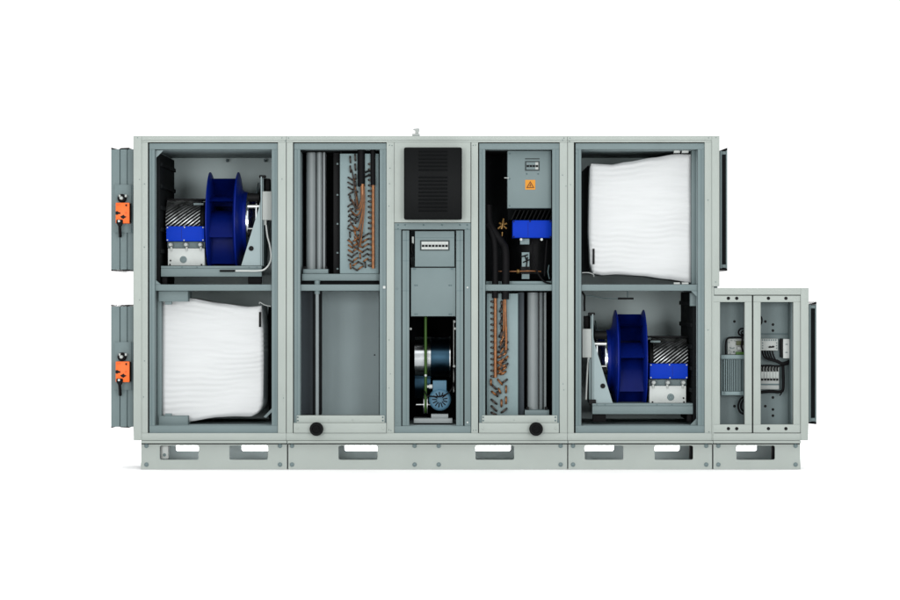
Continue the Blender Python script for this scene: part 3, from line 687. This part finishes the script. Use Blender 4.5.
# ------------------------------------------------------------------ motor bay: switch panel, rotor drum, belt, motor
sp = thing('switch_panel', 'grey panel with a row of breakers in a window above the motor bay', 'switch panel', P(435, 267, .04))
MB().pbox(415, 231.2, 454.4, 266.6, .024, .06, .0015).build('panel_plate', STEEL, sp)
w = MB(); w.pbox(420, 240.2, 449.6, 241.5, .0205, .0238, 0); w.pbox(420, 249.4, 449.6, 250.6, .0205, .0238, 0); w.pbox(420, 241.5, 421.4, 249.4, .0205, .0238, 0); w.pbox(448.2, 241.5, 449.6, 249.4, .0205, .0238, 0)
w.build('window_frame', mat('dark window seal', (.012, .020, .021), .5), sp)
for k in range(8):
    x = 421.45 + 3.345*k
    br = MB().pbox(x + .04, 241.5, x + 3.3, 249.4, .0215, .0238, 0).build('breaker', mat('breaker plastic', (.29, .31, .30), .45), sp)
    MB().pbox(x + .5, 244.7, x + 2.9, 246.9, .0165, .0214, .0006).build('toggle', BLACK, br)
MB().pbox(415, 237.6, 454.4, 238.0, .0236, .0239, 0).build('groove', MATS['groove'], sp)
MB().pbox(410, 231, 414.6, 257, .065, .07, 0).build('cable_slot', LINER, sp)
MB().pbox(411.9, 236.5, 414, 243.5, .05, .064, .002).build('cable_plug', GREYP, sp)
MB().tube([P(412.6, 243, .055), P(411.6, 249, .055), P(413, 254, .055)], .006).build('cable', BLACK, sp)
MB().pbox(415, 266.8, 455.5, 267.7, .045, .06, 0).build('gap_seal', RUB, sp)
# rotor with its rim facing the bay
rt = thing('steel_drum', 'shiny horizontal steel drum behind the green belt in the motor bay', 'drum', P(432, 357, .4))
do = P(432.5, 357.2, .42); k_ = S*1.028
MB().lathe([(-17.6*k_, 0), (-17.6*k_, .125), (-1.6*k_, .125), (-1.6*k_, 0)], do, (1, 0, 0), 96).build('drum_sleeve', CHROME, rt)
MB().lathe([(-1.5*k_, 0), (-1.5*k_, .123), (17*k_, .123), (17*k_, 0)], do, (1, 0, 0), 96).build('drum_body', DRUM, rt)
MB().lathe([(16.9*k_, .10), (16.9*k_, .129), (18*k_, .129), (18*k_, .10)], do, (1, 0, 0), 96, closed=True).build('drum_rim', CHROME, rt)
MB().lathe([(-17.6*k_, 0), (-17.6*k_, .10), (-2*k_, .10), (-2*k_, 0)], do + Vector((0, .08, -.16)), (1, 0, 0), 96).build('lower_roller', DRUM, rt)
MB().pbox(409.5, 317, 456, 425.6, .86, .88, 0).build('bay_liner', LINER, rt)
bz = P(0, 404.6, .2).z; x = P(425.6, 0, .14).x
ctr2 = Vector((x, .19, bz)); ctr1 = Vector((x, .19, P(0, 296, .19).z)); r2 = .045
belt = [ctr1 + Vector((0, -r2*math.cos(R(a)), r2*math.sin(R(a)))) for a in range(180, -1, -15)]
belt += [ctr2 + Vector((0, -r2*math.cos(R(a)), -r2*math.sin(R(a)))) for a in range(0, 181, 15)] + [ctr1 + Vector((0, r2, 0))]
MB().tube(belt, .0085, 10, smooth=False).solo('drive_belt', GREEN, P(425.6, 417, .19), 'green round drive belt running down in front of the steel drum to the motor pulley', 'belt')
mo = thing('drive_motor', 'small steel blue drive motor with slotted round cover on a grey rail', 'motor', P(440, 423, .2))
c = P(439.9, 399.8, .12)
MB().lathe([(-.0, 0), (0, .050), (-.004, .060), (-.014, .067), (-.20, .067), (-.21, .05), (-.21, 0)], c, (0, -1, 0), 40).build('fan_cover', MOTORB, mo)
sl = MB()
for k in range(13):
    a = 2*math.pi*k/13 + .2; d = Vector((math.cos(a), 0, math.sin(a))); p0 = c + d*.018; p1 = c + d*.047
    sl.tube([p0 + Vector((0, -.0005, 0)), p1 + Vector((0, -.0005, 0))], .0034, 6, smooth=False)
sl.build('cover_slots', BLACK, mo)
MB().lathe([(0, .012), (.004, .011), (.004, 0)], c, (0, -1, 0), 20).build('hub_cap', MOTORB, mo)
MB().pbox(432.7, 380.6, 446.6, 391.6, .13, .24, .004).build('terminal_box', MOTORB, mo)
MB().lathe([(0, .013), (.02, .013), (.022, .009), (.04, .008), (.04, 0)], P(432.6, 386.6, .16), (-1, 0, 0), 16).build('cable_gland', WHITE, mo)
MB().lathe([(-.012, 0), (-.012, .055), (-.008, .055), (-.004, .040), (.004, .040), (.008, .055), (.012, .055), (.012, 0)], Vector((x, .19, bz)), (1, 0, 0), 32).build('pulley', ALU, mo)
MB().cyl(P(416, 404.7, .19), P(434, 404.7, .19), .0055).build('shaft', ALU, mo)
MB().pbox(431.2, 414.2, 448.2, 418.4, .12, .28, .001).build('foot_plate', PROF, mo)
MB().pbox(413.8, 418.5, 452.4, 423.2, .10, .30, .001).build('mounting_rail', PROF, mo)
MB().tube([P(424.6, 391, .1), P(427, 395.6, .1), P(432, 396.4, .09), P(440, 396.5, .085), P(447.5, 393.6, .085), P(452, 388.6, .09), P(454.6, 380, .1), P(454, 366, .11)], .0045).build('motor_cable', RUB, mo)
for px, py in ((410.6, 328.8), (454.5, 321.6), (455.2, 328.6), (454.2, 366.3), (425.6, 375.5)):
    MB().lathe([(0, .008), (.006, .008), (.010, .004), (.010, 0)], P(px, py, .1), (0, -1, 0), 10).build('screw', ALUW, mo)
MB().pbox(453.4, 320, 454.0, 392, .11, .12, 0).build('cable_guide', GREYP, mo)

# ------------------------------------------------------------------ upper right coil bay: control box and compressor
cb = thing('control_box', 'grey control box with breaker window and warning sign in the right coil bay', 'control box', P(529, 208, .1))
MB().pbox(507.5, 150.8, 551.2, 208, .075, .25, .002).build('box_body', STEEL, cb)
w = MB(); w.pbox(525, 161, 539.6, 162.2, .072, .0748, 0); w.pbox(525, 169.4, 539.6, 170.7, .072, .0748, 0); w.pbox(525, 162.2, 526.3, 169.4, .072, .0748, 0); w.pbox(538.3, 162.2, 539.6, 169.4, .072, .0748, 0)
w.pbox(525, 158.2, 539.6, 159.3, .0735, .0748, 0); w.build('window_frame', MATS['dark window seal'], cb)
for k in range(4):
    x_ = 526.35 + 2.99*k; b_ = MB().pbox(x_ + .05, 162.2, x_ + 2.94, 169.4, .0725, .0748, 0).build('breaker', STEEL if k < 3 else GREYP, cb)
    MB().pbox(x_ + .3, 165, x_ + 2.7, 167, .069, .0724, .0005).build('toggle', BLACK, b_)
for px, py in ((526.7, 173.8), (538.2, 173.8), (509.8, 153.5), (509.6, 205.8), (509.6, 178.8)): screw(cb, px, py, .075, .005, m=MATS['groove'])
MB().tube([P(504.5, 177.8, .08), P(509, 178, .07)], .003, smooth=False).build('latch', ALUW, cb)
sgn = MB().pbox(525.2, 179.8, 535.3, 189.6, .073, .0748, 0).build('warning_sign', SIGN, cb)
m = MB()
def tri(cx, cy, r): return [(cx + r*math.sin(2*math.pi*k/3), cy - r*math.cos(2*math.pi*k/3)) for k in range(3)]
o3, i3 = tri(530.3, 185.6, 4.7), tri(530.3, 185.6, 3.0)
for k in range(3):
    j = (k + 1) % 3; m.prism([o3[k], o3[j], i3[j], i3[k]], .0715, .0729, 0)
m.prism([(530.6, 183.4), (529.2, 186), (530.1, 186), (529.9, 187.2), (531.4, 185.2), (530.5, 185.2), (531.1, 183.4)], .0715, .0729, 0)
m.build('warning_symbol', BROWN, sgn)
kp = thing('compressor', 'black compressor with bright blue control cover below the grey control box', 'compressor', P(530, 282, .3))
MB().lathe([(0, 0), (0, .12), (.03, .15), (.36, .15), (.40, .11), (.40, 0)], P(533, 279, .42), (0, 0, 1), 40).build('compressor_shell', BLACK, kp)
cv = MB().pbox(512.6, 220.2, 551.6, 237.8, .12, .34, .004).build('blue_cover', BLUE2, kp)
for px, py in ((513.8, 221.4), (530, 221.2), (550.4, 221.4), (513.8, 236.8), (550.4, 236.8)): MB().cyl(P(px, py, .12), P(px, py, .117), .005, seg=10).build('rivet', BLACK, cv)
MB().pbox(527.8, 222, 528.3, 236.4, .1192, .121, 0).build('seam', BLUE, cv)
q = MB()
for k in range(10): q.prism([(511 + 4.2*k, 219.8), (512 + 4.2*k, 219.8), (516.6 + 4.2*k, 210), (515.6 + 4.2*k, 210)], .16, .30, 0)
q.build('cooling_fins', SATIN, kp)
MB().pbox(508, 209, 551.8, 219.9, .28, .33, 0).build('fin_plate', LINER, kp)
MB().pbox(520.2, 238.6, 529.4, 244.4, .16, .25).build('terminal_block', PALE, kp)
for px in (521, 541.5): MB().lathe([(0, .008), (.02, .008), (.02, 0)], P(px, 239.5, .13), (0, -1, 0), 10).build('cable_gland', ALUW, kp)
wp = MB().pbox(521.8, 252.3, 529.4, 279, .16, .19, .001).build('wiring_plate', PALE, kp)
wm = MB()
for a, b in (((520.6, 257), (528, 254.6)), ((525, 256), (527, 262)), ((523, 262.4), (529.6, 259.6)), ((527.5, 257), (526.2, 268)), ((521.8, 268.5), (529, 268.6))): wm.tube([P(*a, .155), P(*b, .15)], .004, 6, smooth=False)
wm.pbox(521, 266.6, 530.2, 274, .15, .159, 0); wm.build('wiring', BLACK, wp)
MB().tube([P(498, 271.3, .14), P(515, 271.4, .13), P(530, 271, .13), P(541, 271.6, .15)], .0045).build('copper_line', COPPER, kp)
MB().lathe([(0, 0), (0, .010), (.004, .0135), (.014, .0135), (.018, .010), (.018, 0)], P(516.6, 271.4, .13), (1, 0, 0), 12).build('brass_fitting', BRASS, kp)
MB().tube([P(532.5, 242, .14), P(533, 256, .13), P(536.5, 270, .12), P(543, 280.5, .11), P(551, 284, .1)], .006).build('cable', RUB, kp)
MB().tube([P(547, 240, .14), P(545.6, 258, .13), P(544.4, 276, .13)], .006).build('cable', RUB, kp)
MB().tube([P(549, 265, .1), P(548, 272, .1), P(549.4, 279, .1)], .003).build('cable', MATS['groove'], kp)
vv = thing('brass_valve', 'small brass service valve left of the blue compressor cover', 'valve', P(502, 232, .2))
MB().lathe([(0, 0), (0, .009), (.05, .009), (.05, 0)], P(501.4, 229, .17), (.25, 0, 1), 12).build('valve_body', BRASS, vv)
for a, l_ in ((20, .030), (80, .040), (145, .024), (220, .036), (318, .034)):
    d = Vector((math.cos(R(a)), -.2, math.sin(R(a)))); p = P(502.4, 225, .16); MB().cyl(p + d*.010, p + d*l_, .0055, seg=8).build('valve_stub', BRASS, vv)
MB().cyl(P(502.3, 232, .17), P(502, 236, .17), .005).build('valve_stem', BRASS, vv)
ip = thing('insulated_pipe', 'pair of thick black insulated pipes running down to the lower coil', 'pipe', P(500, 284, .2))
MB().tube([P(488, 205, .16), P(489, 222, .15), P(494, 232, .13), P(502, 243, .11), P(505.4, 252, .09), P(505.6, 284.8, .08)], .0235, 16).build('pipe', RUB, ip)
MB().tube([P(487, 225, .14), P(491, 232, .12), P(494.6, 246, .1), P(495.2, 284.8, .08)], .0195, 16).build('pipe', RUB, ip)
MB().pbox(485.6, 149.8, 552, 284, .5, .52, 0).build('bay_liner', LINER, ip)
ct = MB(); ct.pbox(486, 281.2, 551.5, 284.4, .13, .6, .001)
ct.solo('drip_tray', PALE, P(518, 284.4, .3), 'shallow pale tray on the crossbar below the compressor', 'tray')

# ------------------------------------------------------------------ inside the electrical cabinet
hs = thing('frequency_drive', 'grey finned heat sink drive in the left cabinet opening', 'drive', P(732, 396, .17))
MB().pbox(721, 354.8, 743.6, 395, .12, .198, .001).build('drive_body', STEEL, hs)
fin = MB()
for k in range(9): fin.pbox(724 + 1.95*k, 359.6, 724.8 + 1.95*k, 391, .095, .1195, 0)
fin.build('heat_sink_fins', PALE, hs)
MB().pbox(722.6, 359.2, 742.6, 391.4, .1185, .1199, 0).build('fin_ground', MATS['groove'], hs)
MB().pbox(721, 355, 744, 359, .098, .1195, .001).build('end_bracket', PALE, hs); MB().pbox(721.4, 391.5, 743.6, 395.2, .098, .1195, .001).build('end_bracket', PALE, hs)
for px in (724.6, 740.6): screw(hs, px, 393, .098, .006, m=STEEL)
cbx = thing('circuit_board', 'small pale circuit board with green connectors above the finned drive', 'circuit board', P(735, 354, .18))
MB().pbox(727.6, 338.8, 744, 354.4, .175, .1985, .001).build('board', GREYP, cbx)
MB().pbox(736.4, 341, 744.4, 345.2, .15, .1745, .001).build('connector', OLIVE, cbx); MB().pbox(736, 351.8, 744.6, 354.6, .15, .1745, .001).build('connector', GREENC, cbx)
MB().pbox(737.4, 347, 744, 350, .155, .1745, .001).build('connector', GREYP, cbx)
cm = random.Random(3)
for k in range(12):
    a, b = cm.uniform(728.2, 735), cm.uniform(340, 353); MB().pbox(a, b, a + cm.uniform(.5, 1.6), b + cm.uniform(.5, 1.3), .170, .1748, 0).build('chip', cm.choice([BLACK, STEEL, STEEL]), cbx)
MB().tube([P(725.6, 355, .15), P(725.5, 346, .15), P(726.3, 340.4, .15), P(729, 337.9, .15), P(735, 337.4, .15), P(742, 337.6, .14)], .0055).solo('black_cable', RUB, P(730, 337, .15), 'black cable bent over the circuit board in the left cabinet opening', 'cable')
lp = [P(743.5, 328.6, .12), P(740.5, 329, .12), P(738.6, 331.6, .13), P(739.4, 334.6, .13), P(743.6, 335.8, .12)]
lm = MB(); lm.tube(lp, .0055); lm.tube([P(744, 330.5, .12), P(741.4, 332, .12), P(741.8, 334, .12), P(744, 334.4, .12)], .004); lm.tube([P(741.5, 335, .12), P(742.4, 340, .12), P(741.6, 346, .12), P(743, 352, .12)], .006)
lm.solo('cable_loop', RUB, P(741, 332, .12), 'small black cable loop above the green connectors', 'cable')
lm = MB(); lm.tube([P(743.6, 397, .12), P(740.4, 399.5, .12), P(738.2, 405.5, .13), P(739.4, 411, .13), P(742.4, 413.6, .12), P(744, 413, .12)], .006); lm.tube([P(744, 399, .12), P(741.4, 403, .12), P(741, 408, .12), P(743.6, 411.6, .12)], .0055)
lm.solo('cable_loop', RUB, P(741, 405, .12), 'black cable loop hanging below the finned drive', 'cable')
# right opening
rl = thing('relay_module', 'grey relay module with a bundle of black wires in the right cabinet opening', 'relay', P(769, 350, .18))
MB().pbox(760.9, 338.8, 778, 350.6, .14, .198, .002).build('relay_body', GREYP, rl)
for k in range(7): MB().pbox(762 + 2.2*k, 339.4, 763.2 + 2.2*k, 340.8, .137, .1399, 0).build('terminal', MATS['groove'], rl)
for k in range(3): 
    for x_ in (762.2, 776.2): MB().pbox(x_, 342.4 + 2.6*k, x_ + 1, 343.6 + 2.6*k, .137, .1399, 0).build('terminal', MATS['groove'], rl)
MB().prism([(768, 347), (770, 345.8), (771.4, 346.4), (773, 345.6), (774.8, 346.4), (774, 347.6), (769, 348)], .137, .1399, 0).build('printed_mark', BLACK, rl)
for k in range(5):
    x_ = 762.2 + 2.5*k; MB().tube([P(x_, 350.4, .15), P(x_ + .8, 354.5, .13), P(x_ + 4 - .2*k, 358.6 + .3*k, .13), P(775.5 + .5*k, 361.6 - .3*k, .13), P(782.5, 364.5 - .4*k, .13), P(789, 362.6 - k*.5, .14)], .005).build('wire', RUB, rl)
wl_ = thing('signal_module', 'white narrow module beside the relay at the cabinet edge', 'module', P(786, 358, .18))
MB().pbox(783.2, 339, 789.6, 358.4, .14, .198, .002).build('module_body', WHITE, wl_)
MB().pbox(780.6, 338.6, 782.9, 357.4, .15, .198, .002).build('black_strip', BLACK, wl_)
for yy in (344, 352): MB().pbox(785.4, yy, 787.8, yy + .8, .138, .1399, 0).build('groove', MATS['groove'], wl_)
ts = thing('terminal_strip', 'row of pale terminal blocks with black openings below the relay', 'terminal strip', P(770, 390, .18))
MB().pbox(760.8, 366.4, 779, 389.4, .165, .198, .001).build('strip_base', GREYP, ts)
for k in range(6):
    x_ = 761 + 3.0*k; MB().pbox(x_, 371.6, x_ + 2.8, 378.4, .145, .1645, .001).build('terminal_block', GREYP, ts)
    MB().pbox(x_ + .5, 378.7, x_ + 2.3, 380.6, .15, .1645, 0).build('opening', BLACK, ts)
    MB().tube([P(x_ + 1.6, 371.4, .155), P(x_ + 1.2, 369, .14), P(x_ + 2.2, 366, .15)], .0042).build('wire', RUB, ts)
MB().pbox(760.8, 383.8, 779, 385.2, .160, .1645, 0).build('slot', MATS['groove'], ts)
hn = MB(); hn.tube([P(760.8, 365.8, .15), P(770, 365.6, .15), P(779, 366, .14), P(788.6, 363.8, .14)], .0055)
hn.tube([P(783, 365, .15), P(783.3, 378, .15), P(783, 389, .15), P(780, 391.8, .15), P(770, 391.4, .15), P(761, 392.2, .15)], .0095); hn.tube([P(783, 390, .14), P(781, 394, .14), P(779.4, 395.6, .14)], .004)
hn.solo('wiring_harness', RUB, P(772, 391, .15), 'thick black wiring harness around the terminal strip', 'wiring')
dr = MB(); dr.pbox(760.8, 333.4, 787.5, 334.4, .19, .1995, 0); dr.solo('mounting_rail', MATS['groove'], P(774, 334, .19), 'thin dark mounting rail above the relay module', 'rail')
lm = MB(); lm.tube([P(760.2, 316, .15), P(761.6, 318, .15), P(761.8, 322, .15), P(760.2, 325, .15)], .005)
lm.solo('cable_loop', RUB, P(761, 320, .15), 'short black cable loop at the left edge of the right cabinet opening', 'cable')
